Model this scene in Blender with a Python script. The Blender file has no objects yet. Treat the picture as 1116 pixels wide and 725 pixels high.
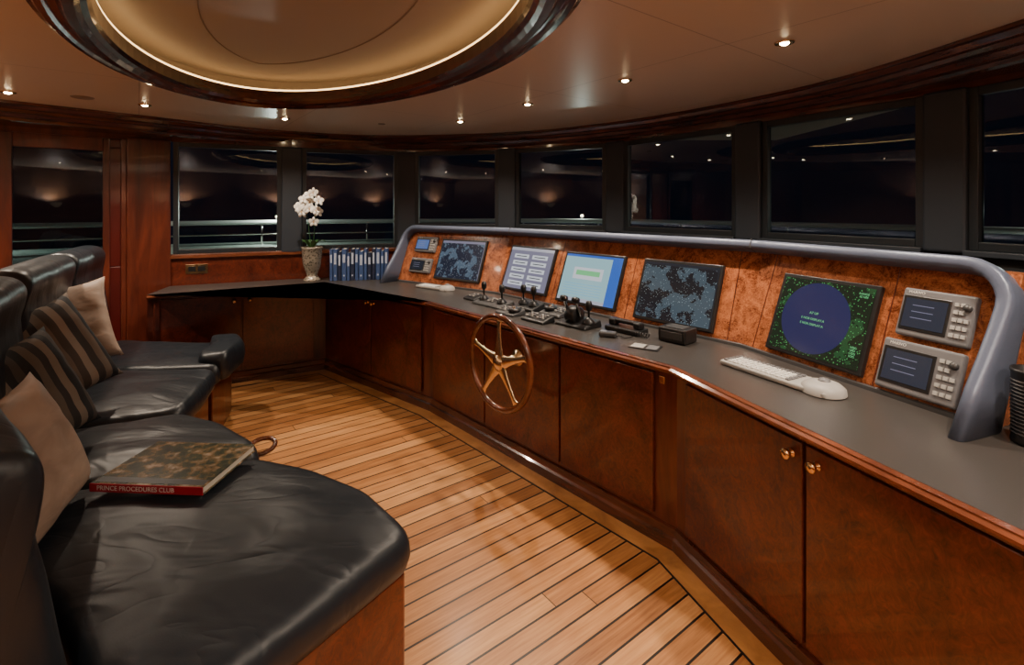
import bpy, bmesh, math, random
from mathutils import Vector, Matrix, noise
random.seed(4)
D = bpy.data
COL = bpy.context.scene.collection

# ------------------------------------------------------------------ materials
def mat(name, col, rough=.5, metal=0., spec=.5, coat=0., emit=None, estr=0.):
    m = D.materials.new(name); m.use_nodes = True
    b = m.node_tree.nodes['Principled BSDF']
    b.inputs['Base Color'].default_value = (*col, 1)
    b.inputs['Roughness'].default_value = rough
    b.inputs['Metallic'].default_value = metal
    b.inputs['Specular IOR Level'].default_value = spec
    b.inputs['Coat Weight'].default_value = coat
    b.inputs['Coat Roughness'].default_value = .08
    if emit:
        b.inputs['Emission Color'].default_value = (*emit, 1)
        b.inputs['Emission Strength'].default_value = estr
    return m

class NT:
    def __init__(s, m): s.m = m; s.t = m.node_tree; s.b = s.t.nodes['Principled BSDF']
    def n(s, typ, **kw):
        x = s.t.nodes.new(typ)
        for k, v in kw.items():
            if k in x.inputs.keys(): x.inputs[k].default_value = v
            else: setattr(x, k, v)
        return x
    def l(s, a, b): s.t.links.new(a, b)
    def math(s, op, a, b=None):
        x = s.t.nodes.new('ShaderNodeMath'); x.operation = op
        for i, v in enumerate((a, b)):
            if v is None: continue
            if isinstance(v, (int, float)): x.inputs[i].default_value = v
            else: s.l(v, x.inputs[i])
        return x.outputs[0]
    def coord(s, rotz=0., scale=(1, 1, 1)):
        tc = s.n('ShaderNodeTexCoord'); mp = s.n('ShaderNodeMapping')
        mp.inputs['Rotation'].default_value = (0, 0, rotz)
        mp.inputs['Scale'].default_value = scale
        s.l(tc.outputs['Object'], mp.inputs['Vector'])
        return mp.outputs[0]
    def ramp(s, fac, stops, interp='LINEAR'):
        r = s.n('ShaderNodeValToRGB'); r.color_ramp.interpolation = interp
        e = r.color_ramp.elements
        while len(e) < len(stops): e.new(.5)
        for i, (p, c) in enumerate(stops):
            e[i].position = p; e[i].color = (*c, 1)
        s.l(fac, r.inputs[0]); return r.outputs[0]
    def bump(s, h, strength=.3, dist=.01):
        bp = s.n('ShaderNodeBump', Strength=strength, Distance=dist)
        s.l(h, bp.inputs['Height']); s.l(bp.outputs[0], s.b.inputs['Normal'])

def wood(name, c1, c2, scale=3, stretch=(1, 1, .12), rough=.3, coat=.5, burl=False, rotz=0., lo=.34, hi=.66):
    m = mat(name, c1, rough, coat=coat); k = NT(m)
    v = k.coord(rotz, stretch)
    nz = k.n('ShaderNodeTexNoise', Scale=scale, Detail=8., Roughness=.62, Distortion=1.6 if burl else .7)
    k.l(v, nz.inputs['Vector'])
    f = nz.outputs[0]
    if burl:
        n2 = k.n('ShaderNodeTexNoise', Scale=scale * 4.5, Detail=6., Roughness=.7, Distortion=3.)
        k.l(v, n2.inputs['Vector'])
        f = k.math('ADD', k.math('MULTIPLY', f, .5), k.math('MULTIPLY', n2.outputs[0], .5))
    c = k.ramp(f, [(lo, c1), (.5, tuple((a + b) / 2 for a, b in zip(c1, c2))), (hi, c2)])
    k.l(c, k.b.inputs['Base Color'])
    return m

M = {}
M['mahog'] = wood('mahogany_dark', (.042, .008, .005), (.14, .028, .014), 9)
M['mahog_h'] = wood('mahogany_horizontal', (.036, .008, .005), (.125, .030, .015), 4, (1, 1, 4), rough=.22, coat=.8)
M['door'] = wood('burl_door', (.042, .007, .004), (.165, .029, .012), 5, (1, 1, .8), burl=True, rough=.3, lo=.38, hi=.62)
M['burl'] = wood('burl_panel', (.10, .020, .006), (.56, .185, .070), 8, (1, 1, 1), burl=True, rough=.25, coat=.4, lo=.40, hi=.61)
M['edge'] = wood('counter_edge_wood', (.07, .017, .008), (.23, .07, .032), 4, (1, 1, 5), rough=.18, coat=.9)
M['crown'] = wood('crown_wood', (.028, .008, .005), (.12, .030, .015), 3, (1, 1, 8), rough=.25, coat=.7)
M['redwood'] = mat('red_door_lacquer', (.085, .008, .007), .3, coat=.5)
M['brass'] = mat('brass', (.85, .58, .32), .18, 1.)
M['brassd'] = mat('brass_satin', (.86, .66, .42), .24, 1.)
M['chrome'] = mat('chrome', (.6, .58, .55), .15, 1.)
M['black'] = mat('black_plastic', (.012, .012, .013), .35)
M['dgray'] = mat('dark_gray_plastic', (.05, .05, .052), .4)
M['lgray'] = mat('light_gray_plastic', (.40, .39, .37), .45)
M['mgray'] = mat('mid_gray_plastic', (.16, .16, .17), .4)
M['slate'] = mat('slate_pillar_paint', (.026, .034, .046), .5)
M['frame'] = mat('window_frame_dark', (.015, .020, .025), .4)
M['white'] = mat('white_plastic', (.75, .74, .7), .4)
M['dash'] = mat('dash_dark', (.012, .013, .015), .6)
M['wallp'] = mat('aft_wall_panel', (.18, .085, .045), .5)
# tinted glass: Fresnel mix of a clear tint and a mirror reflection
m = mat('night_window_glass', (0, 0, 0), .02); k = NT(m)
tr = k.n('ShaderNodeBsdfTransparent'); tr.inputs[0].default_value = (.42, .48, .50, 1)
gl = k.n('ShaderNodeBsdfGlossy'); gl.inputs['Roughness'].default_value = .015; gl.inputs[0].default_value = (.8, .9, 1, 1)
fr = k.n('ShaderNodeFresnel', IOR=1.48); ms = k.n('ShaderNodeMixShader')
k.l(fr.outputs[0], ms.inputs[0]); k.l(tr.outputs[0], ms.inputs[1]); k.l(gl.outputs[0], ms.inputs[2])
k.l(ms.outputs[0], [n for n in k.t.nodes if n.type == 'OUTPUT_MATERIAL'][0].inputs[0])
M['glass'] = m

m = mat('counter_leather', (.047, .042, .039), .34); k = NT(m)
nz = k.n('ShaderNodeTexNoise', Scale=260., Detail=2.); k.l(k.coord(), nz.inputs['Vector']); k.bump(nz.outputs[0], .12, .002)
M['counter'] = m
m = mat('hood_leather_blue', (.115, .140, .210), .36, metal=.15); k = NT(m)
nz = k.n('ShaderNodeTexNoise', Scale=160., Detail=3.); k.l(k.coord(), nz.inputs['Vector']); k.bump(nz.outputs[0], .2, .003)
M['hood'] = m
m = mat('sofa_leather', (.011, .015, .021), .38, spec=.5); k = NT(m)
n1 = k.n('ShaderNodeTexNoise', Scale=1.8, Detail=2., Roughness=.4, Distortion=1.4); k.l(k.coord(.6, (1, 2.2, 1)), n1.inputs['Vector'])
n3 = k.n('ShaderNodeTexNoise', Scale=2.2, Detail=1.5, Roughness=.4, Distortion=1.6); k.l(k.coord(.9, (1, 2.8, 1)), n3.inputs['Vector'])
rid = k.math('MAXIMUM', k.math('SUBTRACT', 1., k.math('ABSOLUTE', k.math('MULTIPLY', k.math('SUBTRACT', n3.outputs[0], .5), 9.))), 0.)
rid = k.math('MULTIPLY', rid, rid)
n2 = k.n('ShaderNodeTexVoronoi', Scale=220.); k.l(k.coord(), n2.inputs['Vector'])
h = k.math('ADD', n1.outputs[0], k.math('MULTIPLY', n2.outputs[0], .006))
h = k.math('SUBTRACT', h, k.math('MULTIPLY', rid, .05))
k.bump(h, .36, .04)
M['leather'] = m

# ceiling with faint panel seams
CC = (.64, .52, .41)
m = mat('ceiling_panels', CC, .34, spec=.35); k = NT(m)
v = k.coord(math.radians(-37)); sp = k.n('ShaderNodeSeparateXYZ'); k.l(v, sp.inputs[0])
def seam(out, period, w):
    fr = k.math('FRACT', k.math('DIVIDE', out, period))
    return k.math('LESS_THAN', k.math('MULTIPLY', fr, period), w)
s = k.math('MAXIMUM', seam(sp.outputs[0], 1.15, .006), seam(sp.outputs[1], 1.3, .006))
mx = k.n('ShaderNodeMix', data_type='RGBA'); k.l(s, mx.inputs[0])
mx.inputs[6].default_value = (*CC, 1); mx.inputs[7].default_value = (.38, .29, .22, 1)
k.l(mx.outputs[2], k.b.inputs['Base Color'])
M['ceil'] = m
M['dome'] = mat('dome_panel', (.42, .345, .275), .5)
M['seam'] = mat('dome_seam', (.24, .17, .12), .5)

# teak planked floor
def teak(name, ang, w=.095):
    m = mat(name, (.5, .25, .1), .38, spec=.4, coat=.10); k = NT(m)
    k.b.inputs['Coat Roughness'].default_value = .2
    v = k.coord(-ang); sp = k.n('ShaderNodeSeparateXYZ'); k.l(v, sp.inputs[0])
    q = k.math('DIVIDE', sp.outputs[1], w); pid = k.math('FLOOR', q); fr = k.math('FRACT', q)
    wn = k.n('ShaderNodeTexWhiteNoise', noise_dimensions='1D'); k.l(pid, wn.inputs['W'])
    L = 3.4
    qx = k.math('ADD', k.math('DIVIDE', sp.outputs[0], L), k.math('MULTIPLY', wn.outputs[0], 3.7))
    xid = k.math('FLOOR', qx); fx = k.math('FRACT', qx)
    wn2 = k.n('ShaderNodeTexWhiteNoise', noise_dimensions='2D')
    cb = k.n('ShaderNodeCombineXYZ'); k.l(pid, cb.inputs[0]); k.l(xid, cb.inputs[1]); k.l(cb.outputs[0], wn2.inputs['Vector'])
    mp = k.n('ShaderNodeMapping'); mp.inputs['Scale'].default_value = (1.2, 22, 1); k.l(v, mp.inputs['Vector'])
    ofs = k.n('ShaderNodeVectorMath', operation='ADD'); k.l(mp.outputs[0], ofs.inputs[0]); k.l(wn2.outputs[1], ofs.inputs[1])
    nz = k.n('ShaderNodeTexNoise', Scale=3.5, Detail=7., Roughness=.6, Distortion=.4); k.l(ofs.outputs[0], nz.inputs['Vector'])
    f = k.math('ADD', k.math('MULTIPLY', nz.outputs[0], .68), k.math('MULTIPLY', wn2.outputs[0], .34))
    c = k.ramp(f, [(.22, (.22, .078, .022)), (.5, (.44, .19, .062)), (.8, (.66, .34, .13))])
    caulk = k.math('MAXIMUM', k.math('LESS_THAN', fr, .10), k.math('LESS_THAN', fx, .0012))
    mx = k.n('ShaderNodeMix', data_type='RGBA'); k.l(caulk, mx.inputs[0]); k.l(c, mx.inputs[6]); mx.inputs[7].default_value = (.010, .006, .004, 1)
    k.l(mx.outputs[2], k.b.inputs['Base Color'])
    k.bump(k.math('SUBTRACT', 1., caulk), .3, .002)
    return m
ANG = math.atan2(.6, .8)
M['teak'] = teak('teak_planks', ANG)
M['teakm'] = wood('teak_margin', (.30, .12, .036), (.56, .26, .085), 5, (1, 1, 1), rough=.36, coat=.1)

# ------------------------------------------------------------------ mesh helpers
def link(o, parent=None):
    COL.objects.link(o)
    if parent: o.parent = parent
    return o
def empty(name, loc=(0, 0, 0)):
    e = D.objects.new(name, None); e.empty_display_size = .1; e.location = loc
    return link(e)
def finish(bm, name, m, parent=None, smooth=False, bevel=0., seg=2):
    bmesh.ops.recalc_face_normals(bm, faces=bm.faces)
    me = D.meshes.new(name); bm.to_mesh(me); bm.free()
    if isinstance(m, (list, tuple)):
        for x in m: me.materials.append(x)
    else: me.materials.append(m)
    if smooth:
        for p in me.polygons: p.use_smooth = True
    o = D.objects.new(name, me); link(o)
    if bevel:
        b = o.modifiers.new('bev', 'BEVEL'); b.width = bevel; b.segments = seg; b.limit_method = 'ANGLE'; b.angle_limit = .6
    if parent:
        o.parent = parent
        o.matrix_parent_inverse = Matrix.Translation(-Vector(parent.location))
    return o
def prism(name, poly, z0, z1, m, parent=None, bevel=0.):
    bm = bmesh.new()
    a = [bm.verts.new((x, y, z0)) for x, y in poly]; b = [bm.verts.new((x, y, z1)) for x, y in poly]
    n = len(poly)
    bm.faces.new(a[::-1]); bm.faces.new(b)
    for i in range(n): bm.faces.new((a[i], a[(i + 1) % n], b[(i + 1) % n], b[i]))
    bmesh.ops.triangulate(bm, faces=[f for f in bm.faces if len(f.verts) > 4])
    return finish(bm, name, m, parent, bevel=bevel)
def add_box(bm, sx, sy, sz, mtx, mi=0):
    r = bmesh.ops.create_cube(bm, size=1., matrix=mtx @ Matrix.Diagonal((sx, sy, sz, 1)))
    for v in r['verts']:
        for f in v.link_faces: f.material_index = mi
def box(name, size, mtx, m, parent=None, bevel=0., seg=2):
    bm = bmesh.new(); add_box(bm, *size, mtx)
    return finish(bm, name, m, parent, bevel=bevel, seg=seg)
def T(x, y, z): return Matrix.Translation((x, y, z))
def RZ(a): return Matrix.Rotation(a, 4, 'Z')
def RX(a): return Matrix.Rotation(a, 4, 'X')
def RY(a): return Matrix.Rotation(a, 4, 'Y')
def frame(o, X, Y, Z):
    mt = Matrix.Identity(4)
    for i, v in enumerate((X, Y, Z)):
        for j in range(3): mt[j][i] = v[j]
    for j in range(3): mt[j][3] = o[j]
    return mt
def lathe(name, prof, mtx, m, parent=None, seg=28, smooth=True, bm=None):
    own = bm is None
    if own: bm = bmesh.new()
    rings = []
    for r, z in prof:
        if r < 1e-5: rings.append([bm.verts.new(mtx @ Vector((0, 0, z)))])
        else: rings.append([bm.verts.new(mtx @ Vector((r * math.cos(2 * math.pi * i / seg), r * math.sin(2 * math.pi * i / seg), z))) for i in range(seg)])
    for a, b in zip(rings, rings[1:]):
        for i in range(seg):
            j = (i + 1) % seg
            vs = [a[i % len(a)], a[j % len(a)], b[j % len(b)], b[i % len(b)]]
            u = []
            for v in vs:
                if v not in u: u.append(v)
            if len(u) > 2:
                try: bm.faces.new(u)
                except ValueError: pass
    if own: return finish(bm, name, m, parent, smooth=smooth)
def tube(name, pts, r, m, parent=None, seg=10, closed=False, radii=None, bm=None, smooth=True):
    own = bm is None
    if own: bm = bmesh.new()
    pts = [Vector(p) for p in pts]; n = len(pts); rings = []
    up = Vector((.13, .21, .97)).normalized()
    for i, p in enumerate(pts):
        if closed: t = pts[(i + 1) % n] - pts[i - 1]
        else: t = pts[min(i + 1, n - 1)] - pts[max(i - 1, 0)]
        t.normalize(); a = t.cross(up)
        if a.length < .05: a = t.cross(Vector((1, 0, 0)))
        a.normalize(); b = t.cross(a)
        rr = radii[i] if radii else r
        rings.append([bm.verts.new(p + a * rr * math.cos(2 * math.pi * j / seg) + b * rr * math.sin(2 * math.pi * j / seg)) for j in range(seg)])
    for i in range(n if closed else n - 1):
        A = rings[i]; B = rings[(i + 1) % n]
        for j in range(seg): bm.faces.new((A[j], A[(j + 1) % seg], B[(j + 1) % seg], B[j]))
    if not closed:
        bm.faces.new(rings[0]); bm.faces.new(rings[-1][::-1])
    if own: return finish(bm, name, m, parent, smooth=smooth)
def norms(path, closed=False):
    n = len(path); out = []
    for i in range(n):
        ns = []
        for a, b in ((i - 1, i), (i, i + 1)):
            if not closed and (a < 0 or b >= n): continue
            d = Vector(path[b % n]) - Vector(path[a % n]); d.normalize(); ns.append(Vector((-d.y, d.x)))
        if len(ns) == 2:
            s = ns[0] + ns[1]; s = s / (1 + ns[0].dot(ns[1]))
        else: s = ns[0]
        out.append(s)
    return out
def off(path, d, closed=False):
    return [(p[0] + n.x * d, p[1] + n.y * d) for p, n in zip(path, norms(path, closed))]
def sweep(name, path, prof, m, parent=None, closed=False, cprof=True, smooth=False, bevel=0.):
    bm = bmesh.new(); nn = norms(path, closed); rings = []
    for p, n in zip(path, nn):
        rings.append([bm.verts.new((p[0] + n.x * o, p[1] + n.y * o, z)) for o, z in prof])
    N = len(path); K = len(prof)
    for i in range(N if closed else N - 1):
        A = rings[i]; B = rings[(i + 1) % N]
        for j in range(K if cprof else K - 1):
            bm.faces.new((A[j], A[(j + 1) % K], B[(j + 1) % K], B[j]))
    if cprof and not closed:
        bm.faces.new(rings[0]); bm.faces.new(rings[-1][::-1])
    return finish(bm, name, m, parent, smooth=smooth, bevel=bevel)
def catmull(pts, n=8):
    P = [Vector(p) for p in pts]; out = []
    for i in range(len(P) - 1):
        a = P[max(i - 1, 0)]; b = P[i]; c = P[i + 1]; d = P[min(i + 2, len(P) - 1)]
        for j in range(n):
            t = j / n
            out.append(.5 * ((2 * b) + (c - a) * t + (2 * a - 5 * b + 4 * c - d) * t * t + (3 * b - a - 3 * c + d) * t ** 3))
    out.append(P[-1]); return [tuple(v) for v in out]
def text(name, body, size, mtx, m, parent, align='CENTER'):
    c = D.curves.new(name, 'FONT'); c.body = body; c.size = size; c.align_x = align; c.align_y = 'CENTER'; c.extrude = .0003
    c.materials.append(m); o = D.objects.new(name, c); link(o)
    o.parent = parent; o.matrix_parent_inverse = Matrix.Translation(-Vector(parent.location)); o.matrix_basis = mtx
    return o

# ------------------------------------------------------------------ camera
cam = D.cameras.new('camera'); co = D.objects.new('camera', cam); link(co)
co.location = (0, 0, 1.65); co.rotation_euler = (math.pi / 2, 0, 0)
cam.sensor_width = 36; cam.lens = 540 / 1116 * 36; cam.shift_y = -(362.5 - 226) / 1116
cam.clip_start = .02
bpy.context.scene.camera = co

# ------------------------------------------------------------------ plan
F2 = [(-3.15, 4.27), (-1.91, 5.01), (-.68, 3.985), (.75, 2.36), (1.18, 1.14), (1.61, -.08)]
Q = [(-1.20, 5.13), (-.146, 4.366), (1.25, 2.70), (1.632, 1.69)]
V = [(-3.33, 4.83), (-2.35, 5.29), (-1.22, 5.74), (-.05, 5.5), (1.03, 4.9), (1.82, 3.8), (2.42, 2.76), (2.85, 1.5), (3.0, .2)]
ZC = 2.45

# floor
prism('floor', [(-5.2, -2), (3.2, -2), (3.2, 5.9), (-5.2, 5.9)], -.05, 0, M['teak'])
# margin boards follow the cabinet toe
sweep('trim_1', F2[0:], [(-.075, .0005), (-.075, .004), (.06, .004), (.06, .0005)], M['teakm'])
sweep('trim_2', F2[0:], [(-.083, .0004), (-.083, .0035), (-.075, .0035), (-.075, .0004)], M['black'])

# walls
def wallseg(name, a, b, z0, z1, m, th=.1):
    return sweep(name, [a, b], [(0, z0), (0, z1), (th, z1), (th, z0)], m)
wallpath_side = [V[0], V[1], V[2]]
sweep('wall_port', wallpath_side, [(0, 0), (0, 1.17), (.12, 1.17), (.12, 0)], M['door'])
sweep('wall_front', V[2:], [(0, 0), (0, 1.40), (.12, 1.40), (.12, 0)], M['dash'])
sweep('wall_header', V, [(0, 2.29), (0, 2.46), (.12, 2.46), (.12, 2.29)], M['mahog_h'])
sweep('trim_3', wallpath_side, [(-.03, 1.15), (-.03, 1.18), (.0, 1.19), (.0, 1.15)], M['edge'])
wallseg('wall_starboard', V[-1], (3.0, -1.9), 0, 2.46, M['wallp'])
wallseg('wall_aft', (3.1, -1.9), (-5.0, -1.9), 0, 2.46, M['wallp'])
wallseg('wall_aft_port', (-5.0, -1.9), (-5.0, 3.45), 0, 2.46, M['wallp'])
DW = [(-5.0, 3.45), (-4.25, 4.03), (-3.58, 4.60), (-3.33, 4.83)]
# door wall with opening
dwdir = (Vector(DW[2]) - Vector(DW[1])).normalized()
wallseg('wall_door_side', DW[0], DW[1], 0, 2.46, M['mahog'])
wallseg('wall_pilaster', DW[2], DW[3], 0, 2.46, M['mahog'])
pil = DW[2:4]
sweep('trim_4', pil, [(-.03, .0), (-.03, 2.3), (.0, 2.3), (.0, .0)], M['mahog'], bevel=.008)
wallseg('wall_door_header', DW[1], DW[2], 2.28, 2.46, M['mahog'])
d1 = empty('door_1', (DW[1][0], DW[1][1], 0))
Ld = (Vector(DW[2]) - Vector(DW[1])).length
dm = frame((DW[1][0], DW[1][1], 0), (dwdir.x, dwdir.y, 0), (0, 0, 1), (dwdir.y, -dwdir.x, 0))
def dbox(n, s0, s1, z0, z1, t0, t1, m, bev=.006):
    box(n, (s1 - s0, z1 - z0, t1 - t0), dm @ T((s0 + s1) / 2, (z0 + z1) / 2, (t0 + t1) / 2), m, d1, bev)
dbox('leaf_lower', .0, Ld - .0, .0, 1.10, -.09, -.04, M['redwood']); dbox('leaf_upper', .0, Ld - .0, 2.2, 2.28, -.09, -.04, M['redwood'])
dbox('leaf_side_right', Ld - .16, Ld, 1.10, 2.2, -.09, -.04, M['redwood']); dbox('leaf_side_left', 0, .12, 1.10, 2.2, -.09, -.04, M['redwood'])
dbox('pane', .12, Ld - .16, 1.10, 2.2, -.07, -.05, M['glass'], 0)
dbox('stile_left', 0, .13, 0, 2.28, -.04, .01, M['mahog']); dbox('stile_right', Ld - .17, Ld - .12, 0, 2.28, -.04, -.01, M['mahog'])
dbox('rail_top', .13, Ld - .17, 2.16, 2.28, -.04, .0, M['mahog']); dbox('rail_mid', .13, Ld - .17, 1.08, 1.15, -.04, .0, M['mahog'])
dbox('jamb', Ld - .04, Ld - .0, 0, 2.28, -.04, .02, M['mahog'])

# windows
for i in range(8):
    a = Vector(V[i]); b = Vector(V[i + 1]); d = (b - a); L = d.length; d.normalize()
    z0 = 1.19 if i < 2 else 1.42; z1 = 2.29
    w = empty('window_%d' % (i + 1), (a.x, a.y, z0))
    fm = frame((a.x, a.y, 0), (d.x, d.y, 0), (0, 0, 1), (d.y, -d.x, 0))
    s0 = .02 if i == 0 else .1; s1 = L - .1
    def wb(n, x0, x1, y0, y1, t0, t1, m, bev=.004):
        box(n, (x1 - x0, y1 - y0, t1 - t0), fm @ T((x0 + x1) / 2, (y0 + y1) / 2, (t0 + t1) / 2), m, w, bev)
    bm = bmesh.new(); bm.faces.new([bm.verts.new(fm @ Vector(q)) for q in ((s0 + .03, z0 + .03, -.03), (s1 - .03, z0 + .03, -.03), (s1 - .03, z1 - .03, -.03), (s0 + .03, z1 - .03, -.03))])
    finish(bm, 'glass', M['glass'], w)
    f = .045
    wb('frame_left', s0, s0 + f, z0, z1, -.05, .0, M['frame']); wb('frame_right', s1 - f, s1, z0, z1, -.05, .0, M['frame'])
    wb('frame_top', s0 + f, s1 - f, z1 - f, z1, -.05, .0, M['frame']); wb('frame_bottom', s0 + f, s1 - f, z0, z0 + f, -.05, .0, M['frame'])
    if i >= 2:
        wb('sill', s0, s1, z0 - .03, z0, -.05, .05, M['slate'])
# pillars between the windows
for i in range(1, 8):
    n = norms(V)[i]; p = Vector(V[i]); ang = math.atan2(n.y, n.x)
    box('window_pillar' if i == 1 else 'window_pillar.%03d' % (i - 1), (.11, .205, 1.12 if i < 3 else .9), T(p.x + n.x * .02, p.y + n.y * .02, 1.17 + .56 if i < 3 else 1.40 + .45) @ RZ(ang), M['slate'], bevel=.015)

# crown moulding
CR = catmull([(-4.75, -1.8), (-4.75, 1.2), (-4.35, 2.9), (-3.78, 3.66), (-3.23, 4.28), (-2.49, 5.08), (-1.43, 5.5), (.02, 5.25), (.85, 4.72), (1.45, 4.07), (1.98, 3.13), (2.17, 2.10), (2.25, 1.0), (2.25, -1.8)], 8)
sweep('trim_5', CR, [(0, 2.452), (0, 2.43), (.015, 2.425), (.03, 2.40), (.055, 2.395), (.06, 2.375), (.10, 2.37), (.115, 2.345), (.15, 2.34), (.155, 2.32), (.19, 2.315), (.19, 2.452)], M['crown'])
sweep('trim_6', CR, [(.19, 2.325), (.19, 2.335), (.62, 2.335), (.62, 2.325)], M['crown'])

# ceiling with oval opening
CE = Vector((-.996, 2.378)); EA, EB = .98, 1.67
def ell(da, n=96):
    out = []
    for i in range(n):
        t = -2 * math.pi * i / n
        mm = (EA + da) * math.cos(t); uu = (EB + da) * math.sin(t)
        out.append((CE.x + mm * .8 - uu * .6, CE.y + mm * .6 + uu * .8))
    return out
bm = bmesh.new()
outer = [(-5.1, -2), (3.15, -2), (3.15, 5.9), (-5.1, 5.9)]
def loop(pts, z):
    vs = [bm.verts.new((x, y, z)) for x, y in pts]
    return [bm.edges.new((vs[i], vs[(i + 1) % len(vs)])) for i in range(len(vs))]
e = loop(outer, ZC) + loop(ell(-.03), ZC)
bmesh.ops.triangle_fill(bm, use_beauty=True, edges=e)
finish(bm, 'ceiling', M['ceil'])
ring = ell(0)
# path runs clockwise so + offset = outward; inner offsets are negative
dome = empty('ceiling_dome', (CE.x, CE.y, ZC))
sweep('wood_ring', ring, [(.0, 2.455), (.0, 2.435), (-.02, 2.425), (-.035, 2.405), (-.06, 2.40), (-.07, 2.412), (-.10, 2.405), (-.12, 2.385), (-.155, 2.38), (-.17, 2.40), (-.19, 2.41), (-.2, 2.43), (-.2, 2.50), (-.17, 2.50), (-.17, 2.455)], M['crown'], dome, closed=True)
sweep('recess_side', ring, [(-.06, 2.455), (-.06, 2.60)], M['dome'], dome, closed=True, cprof=False)
bm = bmesh.new(); bm.faces.new([bm.verts.new((x, y, 2.60)) for x, y in ell(-.06)])
finish(bm, 'recess_top', M['dome'], dome)
led = mat('led_tape', (1, .8, .5), .5, emit=(1, .62, .26), estr=5)
sweep('led_tape', ring, [(-.172, 2.502), (-.198, 2.502), (-.198, 2.512), (-.172, 2.512)], led, dome, closed=True)
sweep('dome_inner_seam', ring, [(-.55, 2.5995), (-.556, 2.5995), (-.556, 2.597), (-.55, 2.597)], M['seam'], dome, closed=True)

# downlights
lens = mat('lamp_lens', (1, .9, .7), .3, emit=(1, .74, .42), estr=90)
DL = [(-3.49, 3.43), (-2.86, 3.86), (-2.04, 4.45), (-.48, 4.60), (.12, 3.83), (.71, 3.11), (1.32, 2.40), (1.75, 1.3), (1.7, .1), (-3.9, 2.3), (-3.6, .9), (.9, .6), (-.2, -.4), (-1.9, -.4), (-2.9, .3)]  # entries past the visible ring are unseen extras, added for ambient light
for i, (x, y) in enumerate(DL):
    e = empty('recessed_downlight' + ('' if i == 0 else '.%03d' % i), (x, y, ZC))
    lathe('trim_ring', [(.022, -.002), (.026, -.008), (.042, -.007), (.046, 0), (.022, 0), (.022, -.002)], T(x, y, ZC), M['brass'], e)
    lathe('lens', [(0, -.016), (.010, -.0145), (.018, -.010), (.022, -.004), (.022, -.001), (0, -.001)], T(x, y, ZC), lens, e)
    L = D.lights.new('lamp', 'SPOT'); L.energy = 88; L.color = (1, .82, .64); L.spot_size = math.radians(138); L.spot_blend = .85; L.shadow_soft_size = .03
    o = D.objects.new('lamp', L); link(o); o.parent = e; o.location = (0, 0, -.03)
for i, (px, py, r) in enumerate([(-3.12, 3.60, .07), (-1.25, 4.75, .035)]):
    lathe('ceiling_speaker' + ('' if i == 0 else '.001'), [(0, -.006), (r * .9, -.006), (r, 0), (0, 0)], T(px, py, ZC), M['seam'])
# unseen uplights added along the aft bulkheads to brighten the ceiling
M['added_bowl'] = mat('added_bowl_glow', (.7, .6, .45), .5, emit=(1, .75, .45), estr=.3)
for i, (x, y) in enumerate([(-4.85, -.9), (-4.85, 1.4), (-3.2, -1.75), (-1.2, -1.75), (.8, -1.75), (2.4, -1.75), (2.85, -.6)]):
    e = empty('added_uplight' + ('' if i == 0 else '.%03d' % i), (x, y, 1.75))
    lathe('bowl', [(0, -.10), (.03, -.095), (.08, -.05), (.10, .0), (.096, .0), (.075, -.045), (.02, -.085), (0, -.088)], T(x, y, 1.75), M['added_bowl'], e)
    L = D.lights.new('lamp', 'SPOT'); L.energy = 84; L.color = (1, .84, .68); L.spot_size = math.radians(168); L.spot_blend = .4; L.shadow_soft_size = .06
    o = D.objects.new('lamp', L); link(o); o.parent = e; o.location = (0, 0, .02); o.rotation_euler = (math.pi, 0, 0)

# ------------------------------------------------------------------ cabinets
cab = empty('console_cabinet', (0, 3.5, 0))
sweep('carcass', F2, [(.05, .09), (.05, .853), (.34, .853), (.34, .09)], M['mahog'], cab)
sweep('plinth', F2, [(.02, 0), (.02, .055), (.03, .065), (.035, .10), (.06, .11), (.34, .11), (.34, 0)], M['crown'], cab)
sweep('edge_moulding', F2, [(.0, .856), (-.006, .865), (-.006, .874), (.006, .882), (.006, .887), (.03, .889), (.05, .885), (.05, .85), (.02, .85)], M['edge'], cab)
top = [(p[0], p[1]) for p in off(F2, .03)] + [(2.75, .2), (2.3, 1.5), (1.95, 2.9), (.5, 4.75), (-.6, 5.45), (-1.2, 5.66), (-2.33, 5.24), (-3.3, 4.78)]
prism('countertop', top, .853, .89, M['counter'], cab)
def facet(i, offs=.05):
    a = Vector(off(F2, offs)[i]); b = Vector(off(F2, offs)[i + 1]); d = (b - a).normalized()
    return frame((a.x, a.y, 0), (d.x, d.y, 0), (0, 0, 1), (d.y, -d.x, 0)), (b - a).length
doors = {0: [(.07, .72), (.73, 1.36)], 1: [(.07, .81), (.82, 1.52)], 2: [(.05, .70), (.71, 1.42), (1.43, 2.06)], 3: [(.08, .70), (.71, 1.36)], 4: [(.15, .75), (.76, 1.25)]}
knobs = {0: [.66, .79], 1: [.77, .86], 2: [], 3: [.655, .755], 4: []}
nd = 0
for i, ds in doors.items():
    fm, L = facet(i)
    for s0, s1 in ds:
        nd += 1
        box('cabinet_door_%d' % nd, (s1 - s0 - .004, .70, .02), fm @ T((s0 + s1) / 2, .48, .010), M['door'], cab, .004)
    for s in knobs[i]:
        lathe('knob_%d_%d' % (i, int(s * 100)), [(0, .0), (.016, .001), (.016, .004), (.007, .007), (.007, .016), (.017, .022), (.020, .03), (.016, .037), (0, .04)], fm @ T(s, .778, .02), M['brass'], cab, 20)
fm, L = facet(2)
box('door_latch', (.03, .035, .006), fm @ T(2.10, .80, .004), M['brass'], cab, .002)
# end panel on left cabinet
a = Vector(F2[0])
box('end_post', (.05, .05, .75), T(a.x + .04, a.y + .07, .475) @ RZ(.5), M['mahog'], cab, .01)

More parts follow.
